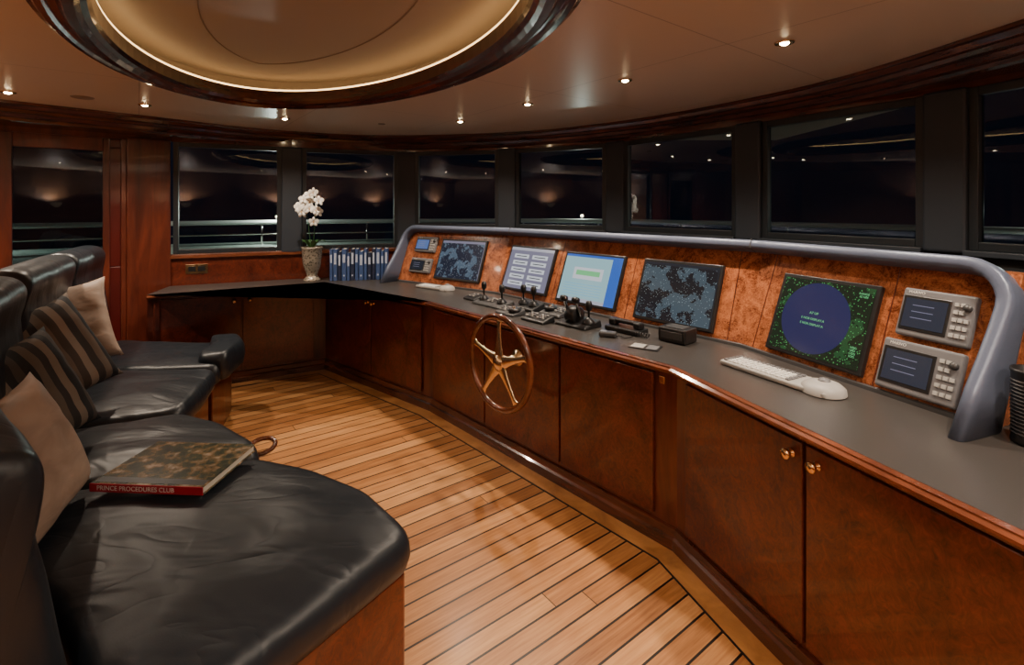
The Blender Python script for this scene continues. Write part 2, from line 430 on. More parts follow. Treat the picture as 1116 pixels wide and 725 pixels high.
# ------------------------------------------------------------------ instrument console
TL = .377
con = empty('instrument_console', (.3, 3.5, .89))
sweep('panel_body', Q, [(0, .8905), (TL * .52, 1.41), (TL * .52 + .08, 1.41), (TL * .52 + .14, .8905)], M['burl'], con)
sweep('rear_cover', Q, [(TL * .52 + .081, 1.41), (TL * .52 + .141, .8905), (TL * .52 + .16, .8905), (TL * .52 + .10, 1.41)], M['dash'], con)
sweep('panel_foot_trim', Q, [(-.015, .8905), (-.012, .905), (.0, .908), (.01, .8905)], M['dgray'], con)
def pfr(i):
    a = Vector(Q[i]); b = Vector(Q[i + 1]); d = (b - a).normalized(); n = Vector((-d.y, d.x))
    up = Vector((n.x * TL, n.y * TL, 1)).normalized(); X = Vector((d.x, d.y, 0)); Z = X.cross(up)
    return frame((a.x, a.y, .89), X, up, Z), (b - a).length
cs = math.sqrt(1 + TL * TL)
# vertical seams between the burl panels
for i, ss in ((0, (.49,)), (1, (.035, .68, 1.385, 2.09)), (2, (.07, .685))):
    fm, L = pfr(i)
    for s in ss: box('panel_seam_%d_%d' % (i, int(s * 100)), (.004, .53, .002), fm @ T(s, .275, .0008), M['mahog'], con)
# hood band: inverted U
nq = norms(Q)
def P3(pt, n, h): return Vector((pt[0] + n.x * TL * h, pt[1] + n.y * TL * h, .89 + h))
dL = (Vector(Q[1]) - Vector(Q[0])).normalized(); nL = Vector((-dL.y, dL.x))
dR = (Vector(Q[3]) - Vector(Q[2])).normalized(); nR = Vector((-dR.y, dR.x))
def endpt(base, d, n, s, h): return P3((base[0] + d.x * s, base[1] + d.y * s), n, h)
R = .14; HT = .528
pts = []
for h in (.0, .1, .2, .3, HT - R): pts.append((endpt(Q[0], dL, nL, 0, h), nL, h))
for a in (15, 30, 45, 60, 75, 90):
    t = math.radians(a); pts.append((endpt(Q[0], dL, nL, R * (1 - math.cos(t)), HT - R + R * math.sin(t)), nL, HT))
for i in (1, 2):
    A = nq[i]; pc = P3(Q[i], A, HT)
    dM = (Vector(Q[2]) - Vector(Q[1])).normalized()
    dA, dB = (dL, dM) if i == 1 else (dM, dR)
    for s in (-.10, -.05, -.02):
        n = Vector((-dA.y, dA.x)); pts.append((pc + Vector((dA.x, dA.y, 0)) * s, (n * (1 - (.1 + s) / .2) + A * ((.1 + s) / .2)).normalized(), HT))
    for s in (.02, .05, .10):
        n = Vector((-dB.y, dB.x)); pts.append((pc + Vector((dB.x, dB.y, 0)) * s, (n * (s / .1) + A * (1 - s / .1)).normalized(), HT))
for a in (90, 75, 60, 45, 30, 15):
    t = math.radians(a); pts.append((endpt(Q[3], dR, nR, -R * (1 - math.cos(t)), HT - R + R * math.sin(t)), nR, HT - R * (1 - math.sin(t))))
for h in (HT - R, .3, .2, .1, .0): pts.append((endpt(Q[3], dR, nR, 0, h), nR, h))
bm = bmesh.new(); rings = []
for i, (p, n, h) in enumerate(pts):
    Nz = Vector((-n.x, -n.y, TL)).normalized()
    t = (pts[min(i + 1, len(pts) - 1)][0] - pts[max(i - 1, 0)][0]).normalized()
    if i == 0: t = (pts[1][0] - p).normalized()
    B = t.cross(Nz).normalized()
    w = .115 + .11 * max(0, (1 - h / .42)) ** 1.3
    th = .055
    c = p + Nz * (w / 2 - .03)
    rg = []
    for j in range(20):
        a = 2 * math.pi * j / 20; ca, sa = math.cos(a), math.sin(a)
        x = math.copysign(abs(ca) ** .45, ca) * w / 2; y = math.copysign(abs(sa) ** .6, sa) * th / 2
        v = c + Nz * x + B * y
        if h < .001: v = v - t * ((v.z - .891) / t.z)
        v.z = max(v.z, .891)
        rg.append(bm.verts.new(v))
    rings.append(rg)
for A, B in zip(rings, rings[1:]):
    for j in range(20): bm.faces.new((A[j], A[(j + 1) % 20], B[(j + 1) % 20], B[j]))
bm.faces.new(rings[0]); bm.faces.new(rings[-1][::-1])
finish(bm, 'hood_band', M['hood'], con, smooth=True)
# dark joints across the hood band
for q, sft in ((1, .07), (2, -.04)):
    dM = (Vector(Q[2]) - Vector(Q[1])).normalized(); pc = P3(Q[q], nq[q], HT); nn_ = Vector((-dM.y, dM.x)); Nz = Vector((-nn_.x, -nn_.y, TL)).normalized()
    X = Vector((dM.x, dM.y, 0)); c = pc + X * sft + Nz * (.115 / 2 - .03)
    box('hood_joint_%d' % q, (.006, .058, .118), frame(c, X, Nz.cross(X), Nz), M['dgray'], con, .002)

# ---- screens
def emi(name, c, s=1.): return mat(name, (.01, .01, .01), .15, emit=c, estr=s)
def chart_mat(name, cols, scale, thr, s=1., speck=None):
    m = mat(name, (.01, .01, .01), .15); k = NT(m); v = k.coord()
    nz = k.n('ShaderNodeTexNoise', Scale=scale, Detail=9., Roughness=.6); k.l(v, nz.inputs['Vector'])
    c = k.ramp(nz.outputs[0], [(0, cols[0]), (thr, cols[1]), (thr + .1, cols[2])], 'CONSTANT')
    if speck:
        vo = k.n('ShaderNodeTexVoronoi', Scale=speck[0]); k.l(v, vo.inputs['Vector'])
        f = k.math('LESS_THAN', vo.outputs['Distance'], speck[1])
        mx = k.n('ShaderNodeMix', data_type='RGBA'); k.l(f, mx.inputs[0]); k.l(c, mx.inputs[6]); mx.inputs[7].default_value = (*speck[2], 1); c = mx.outputs[2]
    k.l(c, k.b.inputs['Emission Color']); k.b.inputs['Emission Strength'].default_value = s
    return m
E_white = emi('glow_white', (.75, .78, .85), .85); E_gray = emi('glow_gray', (.30, .29, .42), .65); E_lgray = emi('glow_light_gray', (.55, .55, .64), .8)
E_navy = emi('glow_navy', (.018, .022, .10), .85); E_blue = emi('glow_blue', (.03, .14, .62), .9); E_cyan = emi('glow_cyan', (.25, .62, .85), .8); E_green = emi('glow_green', (.25, .85, .35), .7)
E_pale = emi('glow_pale', (.42, .72, .80), .75); E_dark = emi('glow_dark', (.02, .03, .05), .5); E_lcd = emi('glow_lcd', (.045, .058, .095), .5)
C_dark = chart_mat('chart_night', [(.004, .006, .012), (.004, .006, .012), (.050, .080, .105)], 7, .40, 1., (85, .17, (.28, .38, .42)))
C_map = chart_mat('chart_blue', [(.01, .016, .035), (.01, .016, .035), (.07, .11, .16)], 9, .42, 1., (70, .15, (.4, .45, .5)))
C_rad = chart_mat('radar_clutter', [(.003, .014, .006), (.003, .014, .006), (.012, .07, .022)], 9, .45, 1., (85, .22, (.08, .40, .12)))

def monitor(name, fi, s0, s1, z0, z1, content, bez=.018):
    fm, L = pfr(fi)
    v0, v1 = (z0 - .89) * cs, (z1 - .89) * cs
    c = fm @ T((s0 + s1) / 2, (v0 + v1) / 2, 0)
    e = empty(name, c.to_translation())
    w, h = s1 - s0, v1 - v0
    box('bezel', (w, h, .024), c @ T(0, 0, .011), M['black'], e, .004)
    W, H = w / 2 - bez, h / 2 - bez
    def rect(n, x0, x1, y0, y1, m, lv=1):
        bm = bmesh.new()
        vs = [bm.verts.new(p) for p in ((x0 * W, y0 * H, 0), (x1 * W, y0 * H, 0), (x1 * W, y1 * H, 0), (x0 * W, y1 * H, 0))]
        bm.faces.new(vs)
        o = finish(bm, n, m, e); o.matrix_basis = c @ T(0, 0, .0235 + lv * .0006); return o
    def disc(n, x, y, r, m, lv=2):
        bm = bmesh.new(); bm.faces.new([bm.verts.new((r * math.cos(2 * math.pi * i / 48), r * math.sin(2 * math.pi * i / 48), 0)) for i in range(48)])
        o = finish(bm, n, m, e); o.matrix_basis = c @ T(x * W, y * H, .0235 + lv * .0006); return o
    def tx(n, body, size, x, y, m, lv=3, al='CENTER'):
        return text(n, body, size, c @ T(x * W, y * H, .0235 + lv * .0006), m, e, al)
    content(rect, disc, tx)
    return e
def c_radar(rect, disc, tx):
    rect('picture', -1, 1, -1, 1, C_rad)
    disc('range_circle', -.10, .0, .172, E_navy)
    tx('label_1', 'A7 UP', .017, -.12, .12, E_green, 4); tx('label_2', 'E NOR DISPLAY.A', .015, -.12, -.04, E_green, 4); tx('label_3', 'E NOR DISPLAY.A', .015, -.12, -.18, E_green, 4)
    tx('label_4', 'RANGE\n12 NM', .014, .8, .8, E_green, 4); tx('label_5', 'HDG\nSPD\nCOG\nSOG', .013, .84, -.60, E_green, 4)
def c_chart(rect, disc, tx):
    rect('picture', -1, 1, -1, 1, E_dark); rect('chart', -1, .97, -1, .9, C_dark, 2)
def c_light(rect, disc, tx):
    rect('picture', -1, 1, -1, 1, E_pale); rect('title_bar', -1, 1, .9, 1, E_blue, 2); rect('side', .68, 1, -1, .9, E_blue, 2); rect('bottom', -1, .68, -1, -.86, E_lgray, 2)
    rect('dialog', -.6, .45, -.05, .45, E_white, 3); rect('dialog_in', -.5, .35, .12, .33, E_green, 4)
    for i in range(5): rect('line_%d' % i, -.85, .5, -.25 - i * .11, -.28 - i * .11, E_cyan, 3)
def c_btn(rect, disc, tx):
    rect('picture', -1, 1, -1, 1, E_gray); rect('bar', -1, 1, .86, 1, E_lgray, 2)
    for r in range(5):
        for q in range(2):
            x = -.78 + q * .86; y = .68 - r * .33
            rect('button_%d%d' % (r, q), x, x + .7, y - .2, y, E_white, 2); rect('cap_%d%d' % (r, q), x + .1, x + .6, y - .12, y - .08, E_dark, 3)
def c_map(rect, disc, tx):
    rect('picture', -1, 1, -1, 1, E_gray); rect('chart', -1, .98, -1, .88, C_map, 2)
monitor('radar_display', 2, .16, .645, .925, 1.30, c_radar)
monitor('chart_display', 1, 1.46, 2.01, .925, 1.30, c_chart)
monitor('navigation_computer_screen', 1, .74, 1.31, .935, 1.30, c_light)
monitor('alarm_monitor_screen', 1, .07, .63, .945, 1.31, c_btn)
monitor('electronic_chart_screen', 0, .53, 1.10, .955, 1.33, c_map)

def instrument(name, fi, s0, s1, z0, z1, lit):
    fm, L = pfr(fi); v0, v1 = (z0 - .89) * cs, (z1 - .89) * cs
    c = fm @ T((s0 + s1) / 2, (v0 + v1) / 2, 0); e = empty(name, c.to_translation()); w, h = s1 - s0, v1 - v0
    box('housing', (w, h, .03), c @ T(0, 0, .015), M['mgray'], e, .010, 3)
    box('screen_surround', (w * .66, h * .72, .004), c @ T(-w * .13, -h * .02, .031), M['black'], e, .002)
    box('lcd', (w * .58, h * .60, .002), c @ T(-w * .13, -h * .02, .0335), lit, e)
    for i in range(3): box('lcd_row_%d' % i, (w * .3, .003, .001), c @ T(-w * .16, h * (.14 - .13 * i), .0348), E_gray, e)
    bm = bmesh.new()
    for r in range(5):
        for q in range(3 if r > 1 else 2):
            add_box(bm, w * .055, h * .075, .006, c @ T(w * (.27 + .075 * q), h * (.28 - .15 * r), .033))
    finish(bm, 'keys', M['lgray'], e, bevel=.001)
    lathe('knob', [(.014, 0), (.013, .012), (0, .013)], c @ T(w * .41, h * .24, .03), M['dgray'], e, 18)
    text('name_plate', 'MARIVO', h * .08, c @ T(-w * .3, h * .41, .0306), M['white'], e)
    return e
instrument('position_plotter', 2, .735, .985, 1.125, 1.31, E_lcd)
instrument('position_plotter.001', 2, .705, .985, .915, 1.105, E_lcd)
E_lb = emi('glow_lcd_blue', (.10, .18, .45), .8)
instrument('depth_sounder', 0, .17, .46, 1.19, 1.34, E_lb)
instrument('speed_log', 0, .17, .46, .99, 1.13, E_dark)

# ------------------------------------------------------------------ things on the counter
CZ = .8915
def keyboard(name, x, y, ang, L, W, ball=True, m=None):
    e = empty(name, (x, y, CZ)); c = T(x, y, CZ) @ RZ(ang)
    box('case', (L, W, .022), c @ T(0, 0, .0115), M['lgray'], e, .008, 3)
    bm = bmesh.new(); nx = int(L * (.68 if ball else .92) / .024)
    for r in range(5):
        for q in range(nx):
            add_box(bm, .018, W * .13, .008, c @ T(-L / 2 + .022 + q * .024, -W * .34 + r * W * .17, .025), 1 if (q in (0, nx - 1) or r == 4) else 0)
    finish(bm, 'keys', [M['white'], M['mgray']], e, bevel=.002)
    if ball:
        lathe('palm_mound', [(W * .56, .0), (W * .54, .02), (W * .42, .036), (W * .2, .044), (0, .045)], c @ T(L / 2 - W * .33, 0, .002), M['lgray'], e)
        lathe('trackball', [(0, .03), (.02, .035), (.028, .05), (.02, .068), (0, .074)], c @ T(L / 2 - W * .33, W * .05, -.014), M['mgray'], e)
    return e
keyboard('trackball_keyboard', 1.185, 2.21, math.radians(-63), .50, .15)
keyboard('trackball_keyboard.001', -.72, 4.63, math.radians(-38), .40, .13)

d2 = (Vector(F2[3]) - Vector(F2[2])).normalized(); n2 = Vector((-d2.y, d2.x)); A2 = math.atan2(d2.y, d2.x)
def cp(s, o): return Vector(F2[2]) + d2 * s + n2 * o
def pod(name, s, o, w, dpt, levers, m=M['dgray'], hgt=.035, rot=0.):
    p = cp(s, o); e = empty(name, (p.x, p.y, CZ)); c = T(p.x, p.y, CZ) @ RZ(A2 + rot)
    bm = bmesh.new(); a0 = []; a1 = []
    for x, y, z in ((-1, -1, .45), (1, -1, .45), (1, 1, 1.25), (-1, 1, 1.25)):
        a0.append(bm.verts.new(c @ Vector((x * w / 2, y * dpt / 2, 0)))); a1.append(bm.verts.new(c @ Vector((x * w / 2 * .94, y * dpt / 2 * .94, hgt * z))))
    bm.faces.new(a0[::-1]); bm.faces.new(a1)
    for i in range(4): bm.faces.new((a0[i], a0[(i + 1) % 4], a1[(i + 1) % 4], a1[i]))
    finish(bm, 'pod_base', m, e, bevel=.008, seg=3)
    for i, (x, kind) in enumerate(levers):
        cc = c @ T(x, 0, hgt * .85)
        if kind == 'joy':
            lathe('boot_%d' % i, [(.040, 0), (.037, .012), (.020, .028), (.012, .036), (0, .036)], cc, M['black'], e, 20)
            lathe('stick_%d' % i, [(.007, 0), (.007, .055), (.018, .065), (.023, .095), (.016, .118), (0, .12)], cc @ T(0, 0, .02), M['black'], e, 16)
        elif kind == 'thr':
            lathe('drum_%d' % i, [(0, -.04), (.052, -.04), (.058, -.035), (.058, .035), (.052, .04), (0, .04)], cc @ T(0, 0, .032) @ RY(math.pi / 2), M['black'], e, 28)
            for sx in (-.05, .05):
                nm = 'l' if sx < 0 else 'r'
                a = cc @ Vector((sx, 0, .03)); b = cc @ Vector((sx, -.045, .14)); q = cc @ Vector((sx * .5, -.05, .145))
                tube('lever_%d_%s' % (i, nm), [a, b, q], .009, M['chrome'], e)
                lathe('grip_%d_%s' % (i, nm), [(0, -.024), (.018, -.021), (.021, 0), (.018, .021), (0, .024)], T(*b) @ RZ(A2) @ RY(math.pi / 2), M['black'], e, 16)
        elif kind == 'btn':
            bm = bmesh.new()
            for a in range(3):
                for b in range(3): add_box(bm, .014, .014, .008, cc @ T((a - 1) * .024, (b - 1) * .024, .004 + b * .004), (a + b) % 2)
            finish(bm, 'buttons_%d' % i, [M['lgray'], M['mgray']], e, bevel=.002)
        elif kind == 'dial':
            lathe('dial_%d' % i, [(.045, 0), (.047, .014), (.040, .022), (0, .022)], cc, M['black'], e, 24)
            lathe('dial_cap_%d' % i, [(.018, .022), (.016, .036), (0, .037)], cc, M['chrome'], e, 20)
    return e
pod('radio_control_unit', .17, .34, .16, .12, [(0, 'btn')], M['black'])
pod('helm_control_pod', .45, .31, .34, .17, [(-.11, 'joy'), (0, 'btn'), (.11, 'joy')])
pod('thruster_control', .76, .40, .22, .14, [(-.055, 'joy'), (.055, 'joy')], M['black'], .045)
pod('autopilot_control', .78, .20, .20, .13, [(-.05, 'btn'), (.05, 'dial')], M['dgray'], .03)
pod('compass_dial_unit', 1.03, .40, .20, .14, [(-.04, 'dial'), (.055, 'btn')], M['dgray'], .045)
pod('engine_throttle', 1.33, .30, .26, .17, [(-.03, 'thr'), (.09, 'joy')], M['black'])
pod('throttle_trim_panel', 1.07, .19, .22, .12, [(-.05, 'btn'), (.05, 'btn')], M['black'])
# handset
p = cp(1.63, .40); e = empty('radio_handset', (p.x, p.y, CZ)); c = T(p.x, p.y, CZ) @ RZ(A2)
box('cradle', (.24, .12, .03), c @ T(0, 0, .0155), M['black'], e, .008, 3)
box('handle', (.19, .04, .026), c @ T(0, 0, .060), M['black'], e, .010, 3)
box('earpiece', (.05, .058, .042), c @ T(-.09, 0, .050), M['black'], e, .012, 3); box('mouthpiece', (.05, .058, .042), c @ T(.09, 0, .050), M['black'], e, .012, 3)
cord = [c @ Vector((.1 + .0025 * i, -.05 + .012 * math.cos(i * .9), .018 + .012 * math.sin(i * .9))) for i in range(40)]
tube('coiled_cord', cord, .003, M['black'], e, 6)
p = cp(1.63, .22); e = empty('hand_microphone', (p.x, p.y, CZ)); c = T(p.x, p.y, CZ) @ RZ(A2 + .5)
box('mic_body', (.10, .055, .03), c @ T(0, 0, .0155), M['dgray'], e, .010, 3); box('grille', (.035, .04, .002), c @ T(-.025, 0, .031), M['mgray'], e)
tube('mic_cord', [c @ Vector((.05 + .004 * i, .02 * math.sin(i * .35), .006)) for i in range(24)], .003, M['black'], e, 6)
p = cp(1.95, .44); e = empty('alarm_panel_box', (p.x, p.y, CZ)); c = T(p.x, p.y, CZ) @ RZ(A2)
box('body', (.17, .13, .08), c @ T(0, 0, .0405), M['black'], e, .008, 3); box('face', (.13, .004, .04), c @ T(0, -.067, .042), M['dgray'], e, .001)
box('key_row', (.11, .09, .004), c @ T(0, 0, .082), M['dgray'], e, .001)
p = cp(1.90, .20); e = empty('note_papers', (p.x, p.y, CZ)); c = T(p.x, p.y, CZ) @ RZ(A2 + .3)
box('sheet_1', (.16, .11, .002), c @ T(0, 0, .0015), M['black'], e); box('sheet_2', (.07, .08, .001), c @ T(-.038, 0, .003), M['lgray'], e); box('sheet_3', (.055, .08, .001), c @ T(.04, 0, .003), M['mgray'], e)

# mesh cup at right
sx, sy = 1.672, 1.585
e = empty('mesh_pen_cup', (sx, sy, CZ))
lathe('cup_wall', [(0, 0), (.055, 0), (.057, .01), (.055, .02), (.055, .22), (.058, .23), (.058, .238), (.052, .238), (.052, .01), (0, .01)], T(sx, sy, CZ), M['black'], e, 32)
bm = bmesh.new()
for i in range(15): lathe('', [(.0553, .03 + i * .012), (.0572, .033 + i * .012), (.0553, .036 + i * .012)], T(sx, sy, CZ), None, seg=28, bm=bm)
finish(bm, 'mesh_ribs', M['dgray'], e)
tube('pen_1', [(sx + .01, sy, CZ + .05), (sx - .02, sy - .02, CZ + .29)], .005, M['black'], e); tube('pen_2', [(sx - .01, sy, CZ + .05), (sx + .03, sy, CZ + .28)], .005, M['dgray'], e)

# ------------------------------------------------------------------ steering wheel
wc = Vector((-.08, 3.035, .697))
e = empty('steering_wheel', wc)
wm = frame(wc, Vector((d2.x, d2.y, 0)), Vector((0, 0, 1)), Vector((d2.x, d2.y, 0)).cross(Vector((0, 0, 1))))
M['rim'] = wood('wheel_rim_wood', (.055, .016, .007), (.21, .062, .025), 8, (1, 1, 1), rough=.2, coat=.8)
circ = [2 * math.pi * i / 72 for i in range(72)]
tube('rim', [wm @ Vector((.281 * math.cos(a), .281 * math.sin(a), 0)) for a in circ], .0195, M['rim'], e, 14, closed=True)
for i in range(5):
    a = math.pi / 2 + 2 * math.pi * i / 5
    mt = wm @ RZ(a)
    bm = bmesh.new(); rg = []
    for x, hw, th in ((.02, .050, .013), (.05, .042, .012), (.10, .029, .010), (.17, .019, .009), (.225, .016, .008), (.25, .022, .008), (.264, .036, .007)):
        rg.append([bm.verts.new(mt @ Vector((x, hw * math.cos(t), th * math.sin(t)))) for t in [2 * math.pi * q / 14 for q in range(14)]])
    for A, B in zip(rg, rg[1:]):
        for q in range(14): bm.faces.new((A[q], A[(q + 1) % 14], B[(q + 1) % 14], B[q]))
    bm.faces.new(rg[0]); bm.faces.new(rg[-1])
    finish(bm, 'spoke_%d' % (i + 1), M['brassd'], e, smooth=True)
lathe('hub', [(0, .03), (.018, .029), (.03, .02), (.045, .014), (.05, 0), (.045, -.014), (.025, -.02), (.025, -.14), (.05, -.145), (.055, -.165), (0, -.165)], wm, M['brassd'], e, 32)

# ------------------------------------------------------------------ orchid, binders, socket
ox, oy = -2.07, 5.13
e = empty('orchid_in_vase', (ox, oy, CZ))
M['vase'] = mat('vase_mottled', (.35, .30, .24), .25, .3); k = NT(M['vase'])
vo = k.n('ShaderNodeTexVoronoi', Scale=45.); k.l(k.coord(), vo.inputs['Vector'])
k.l(k.ramp(vo.outputs['Distance'], [(.1, (.05, .04, .03)), (.5, (.38, .33, .26))]), k.b.inputs['Base Color'])
lathe('vase', [(0, 0), (.085, 0), (.088, .01), (.07, .03), (.05, .055), (.06, .09), (.085, .15), (.095, .24), (.10, .33), (.108, .345), (.10, .35), (.09, .34), (.085, .2), (0, .2)], T(ox, oy, CZ), M['vase'], e, 32)
lathe('soil', [(0, .325), (.088, .325), (.088, .30), (0, .30)], T(ox, oy, CZ), M['seam'], e)
M['leaf'] = mat('orchid_leaf', (.03, .09, .025), .35); M['petal'] = mat('orchid_petal', (.78, .75, .68), .5); M['pistil'] = mat('orchid_lip', (.6, .35, .12), .5)
bm = bmesh.new()
for i in range(6):
    a = i * 1.05; b = []
    for j in range(7):
        t = j / 6; w = .028 * math.sin(math.pi * (t * .9 + .08)); r = .01 + .17 * t; z = .325 + .10 * math.sin(t * 2.2)
        c0 = Vector((ox + r * math.cos(a) * .8, oy + r * math.sin(a) * .35 - .01, CZ + z)); sd = Vector((-math.sin(a), math.cos(a), 0)) * w
        b.append((bm.verts.new(c0 - sd), bm.verts.new(c0 + Vector((0, 0, -.006))), bm.verts.new(c0 + sd)))
    for A, B in zip(b, b[1:]):
        bm.faces.new((A[0], A[1], B[1], B[0])); bm.faces.new((A[1], A[2], B[2], B[1]))
finish(bm, 'leaves', M['leaf'], e, smooth=True)
stems = [catmull([(ox - .01, oy, CZ + .32), (ox - .03, oy - .01, CZ + .55), (ox - .04, oy - .03, CZ + .76), (ox + .0, oy - .06, CZ + .88), (ox + .08, oy - .09, CZ + .85)], 6),
         catmull([(ox + .01, oy, CZ + .32), (ox + .03, oy - .02, CZ + .50), (ox + .04, oy - .03, CZ + .66), (ox - .0, oy - .06, CZ + .76), (ox - .06, oy - .09, CZ + .72)], 6)]
for i, s_ in enumerate(stems): tube('stem_%d' % (i + 1), s_, .0035, M['leaf'], e, 6)
def flower(bm, c, nrm, r):
    nrm = nrm.normalized(); up = Vector((0, 0, 1)); X = up.cross(nrm).normalized(); Y = nrm.cross(X)
    for i in range(5):
        a = math.pi / 2 + i * 2 * math.pi / 5; wd = .9 if i in (1, 4) else .55
        dr = X * math.cos(a) + Y * math.sin(a); sd = nrm.cross(dr)
        pts_ = []
        for t, w in ((0, .05), (.3, .75), (.6, 1.), (.85, .75), (1., .2)):
            q = c + dr * r * t + nrm * (.012 * math.sin(t * 2.5))
            pts_.append((bm.verts.new(q - sd * w * wd * r * .5), bm.verts.new(q + nrm * .004), bm.verts.new(q + sd * w * wd * r * .5)))
        for A, B in zip(pts_, pts_[1:]):
            bm.faces.new((A[0], A[1], B[1], B[0])); bm.faces.new((A[1], A[2], B[2], B[1]))
bm = bmesh.new(); b2 = bmesh.new()
for s_ in stems:
    for i, j in enumerate((11, 13, 15, 17, 19, 21, 23)):
        p = Vector(s_[j]) + Vector((random.uniform(-.06, .06), -.035, random.uniform(-.04, .04)))
        flower(bm, p, Vector((random.uniform(-.1, .9), -1, random.uniform(-.2, .4))), .052)
        bmesh.ops.create_icosphere(b2, subdivisions=1, radius=.008, matrix=T(*(p + Vector((0.003, -.012, -.004)))))
finish(bm, 'petals', M['petal'], e, smooth=True); finish(b2, 'flower_centres', M['pistil'], e)

# row of manuals: upright spines with a rounded back, gaps and small labels
b0 = Vector((-1.90, 5.20)); bd = Vector((.98, .2)).normalized()
M['bind_b'] = mat('binder_blue', (.045, .085, .22), .5); M['bind_k'] = mat('binder_navy', (.016, .024, .06), .5); M['bind_l'] = mat('binder_label', (.45, .52, .66), .5); M['bind_w'] = mat('binder_paper', (.55, .53, .48), .6)
bm = bmesh.new(); x = 0; i = 0
cols = [0, 0, 2, 0, 0, 2, 0, 0, 0, 2, 2, 0, 0, 0, 2, 0]
while x < .56:
    w = (.034, .044, .038, .050)[i % 4]; h = (.325, .325, .30, .325, .285)[i % 5]; c = b0 + bd * (x + w / 2); mi = cols[i]
    mm = T(c.x, c.y, CZ + h / 2) @ RZ(math.atan2(bd.y, bd.x))
    # cover boards, page block, rounded spine
    for sd in (-1, 1): add_box(bm, .003, .20, h, mm @ T(sd * (w / 2 - .004), 0, 0), mi)
    add_box(bm, w - .012, .185, h - .012, mm @ T(0, .004, 0), 3)
    pr = []
    for a in range(7):
        t = math.pi * a / 6; pr.append((math.cos(t) * (w / 2 - .003), -.098 - math.sin(t) * .010))
    for a in range(6):
        vs = [bm.verts.new(mm @ Vector((*pr[a], -h / 2))), bm.verts.new(mm @ Vector((*pr[a + 1], -h / 2))), bm.verts.new(mm @ Vector((*pr[a + 1], h / 2))), bm.verts.new(mm @ Vector((*pr[a], h / 2)))]
        f = bm.faces.new(vs); f.material_index = mi
    add_box(bm, w * .5, .001, h * (.36 if i % 3 else .26), mm @ T(0, -.1088, h * .20), 1)
    if i % 2: add_box(bm, w * .34, .001, .016, mm @ T(0, -.1088, -h * .34), 1)
    x += w + .001; i += 1
finish(bm, 'ring_binders', [M['bind_b'], M['bind_l'], M['bind_k'], M['bind_w']])
# socket plate
wd = (Vector(V[1]) - Vector(V[0])).normalized(); p = Vector(V[0]) + wd * .22
e = empty('power_socket', (p.x, p.y, 1.04)); c = frame((p.x, p.y, 1.04), (wd.x, wd.y, 0), (0, 0, 1), (wd.y, -wd.x, 0))
box('plate', (.19, .09, .008), c @ T(0, 0, .005), M['brass'], e, .002)
box('insert_1', (.06, .05, .004), c @ T(-.04, 0, .010), M['black'], e, .001); box('insert_2', (.06, .05, .004), c @ T(.04, 0, .010), M['black'], e, .001)

# ------------------------------------------------------------------ sofa
def round_poly(poly, rc, step=.035):
    n = len(poly); out = []
    for i in range(n):
        p0, p1, p2 = Vector(poly[i - 1]), Vector(poly[i]), Vector(poly[(i + 1) % n])
        a = (p0 - p1); b = (p2 - p1); r = min(rc, a.length * .45, b.length * .45); A = p1 + a.normalized() * r; B = p1 + b.normalized() * r
        for t in (0, .2, .4, .6, .8, 1.): out.append(A * (1 - t) ** 2 + p1 * 2 * t * (1 - t) + B * t * t)
    res = []
    for i in range(len(out)):
        a, b = out[i], out[(i + 1) % len(out)]; k_ = max(1, int((b - a).length / step))
        for j in range(k_): res.append(a.lerp(b, j / k_))
    return res
def cushion(name, poly, z0, z1, parent, rc=.07, puff=.02, m=None, wr=.006):
    P = round_poly(poly, rc); c = sum(P, Vector((0, 0))) / len(P); bm = bmesh.new(); rings = []
    H = z1 - z0; rr = min(.055, H * .4)
    def ringf(d, z, frac=None):
        vs = []
        for p in P:
            q = p + (c - p).normalized() * d if frac is None else (p + (c - p).normalized() * rr).lerp(c, frac)
            zz = z
            if frac is not None or d >= rr * .6:
                zz += wr * noise.noise(Vector((q.x * 4, q.y * 7, z0 * 3))) + wr * .4 * noise.noise(Vector((q.x * 12, q.y * 9, 2.)))
            vs.append(bm.verts.new((q.x, q.y, zz)))
        return vs
    rings.append(ringf(.03, z0)); rings.append(ringf(.005, z0 + .02)); rings.append(ringf(-.008, z0 + H * .4)); rings.append(ringf(-.004, z1 - rr))
    for a in (25, 50, 70, 90):
        t = math.radians(a); rings.append(ringf(rr * (1 - math.cos(t)), z1 - rr + rr * math.sin(t)))
    for fr in (.06, .12, .2, .3, .4, .5, .6, .7, .8, .9): rings.append(ringf(0, z1 + puff * math.sin(min(1, fr * 1.6) * math.pi / 2), fr))
    cv = bm.verts.new((c.x, c.y, z1 + puff)); n = len(P)
    for A, B in zip(rings, rings[1:]):
        for i in range(n): bm.faces.new((A[i], A[(i + 1) % n], B[(i + 1) % n], B[i]))
    for i in range(n): bm.faces.new((rings[-1][i], rings[-1][(i + 1) % n], cv))
    bm.faces.new(rings[0][::-1])
    return finish(bm, name, m or M['leather'], parent, smooth=True)
sofa = empty('curved_sofa', (-1.6, 2.2, 0))
SZ0, SZ1 = .40, .55
secs = [
 [(-.335, 1.70), (-.56, 1.95), (-.85, 2.12), (-1.13, 2.21), (-1.86, 1.88), (-1.62, 1.60), (-1.25, 1.37), (-.95, 1.12), (-.80, .92), (-.62, 1.26)],
 [(-1.14, 2.23), (-1.20, 2.34), (-1.51, 2.58), (-1.80, 2.69), (-2.28, 2.42), (-1.88, 1.90)],
 [(-1.81, 2.71), (-1.90, 3.05), (-2.04, 3.42), (-2.86, 3.36), (-2.30, 2.45)],
 [(-2.05, 3.44), (-2.12, 3.75), (-2.23, 4.06), (-3.30, 4.13), (-2.87, 3.38)]]
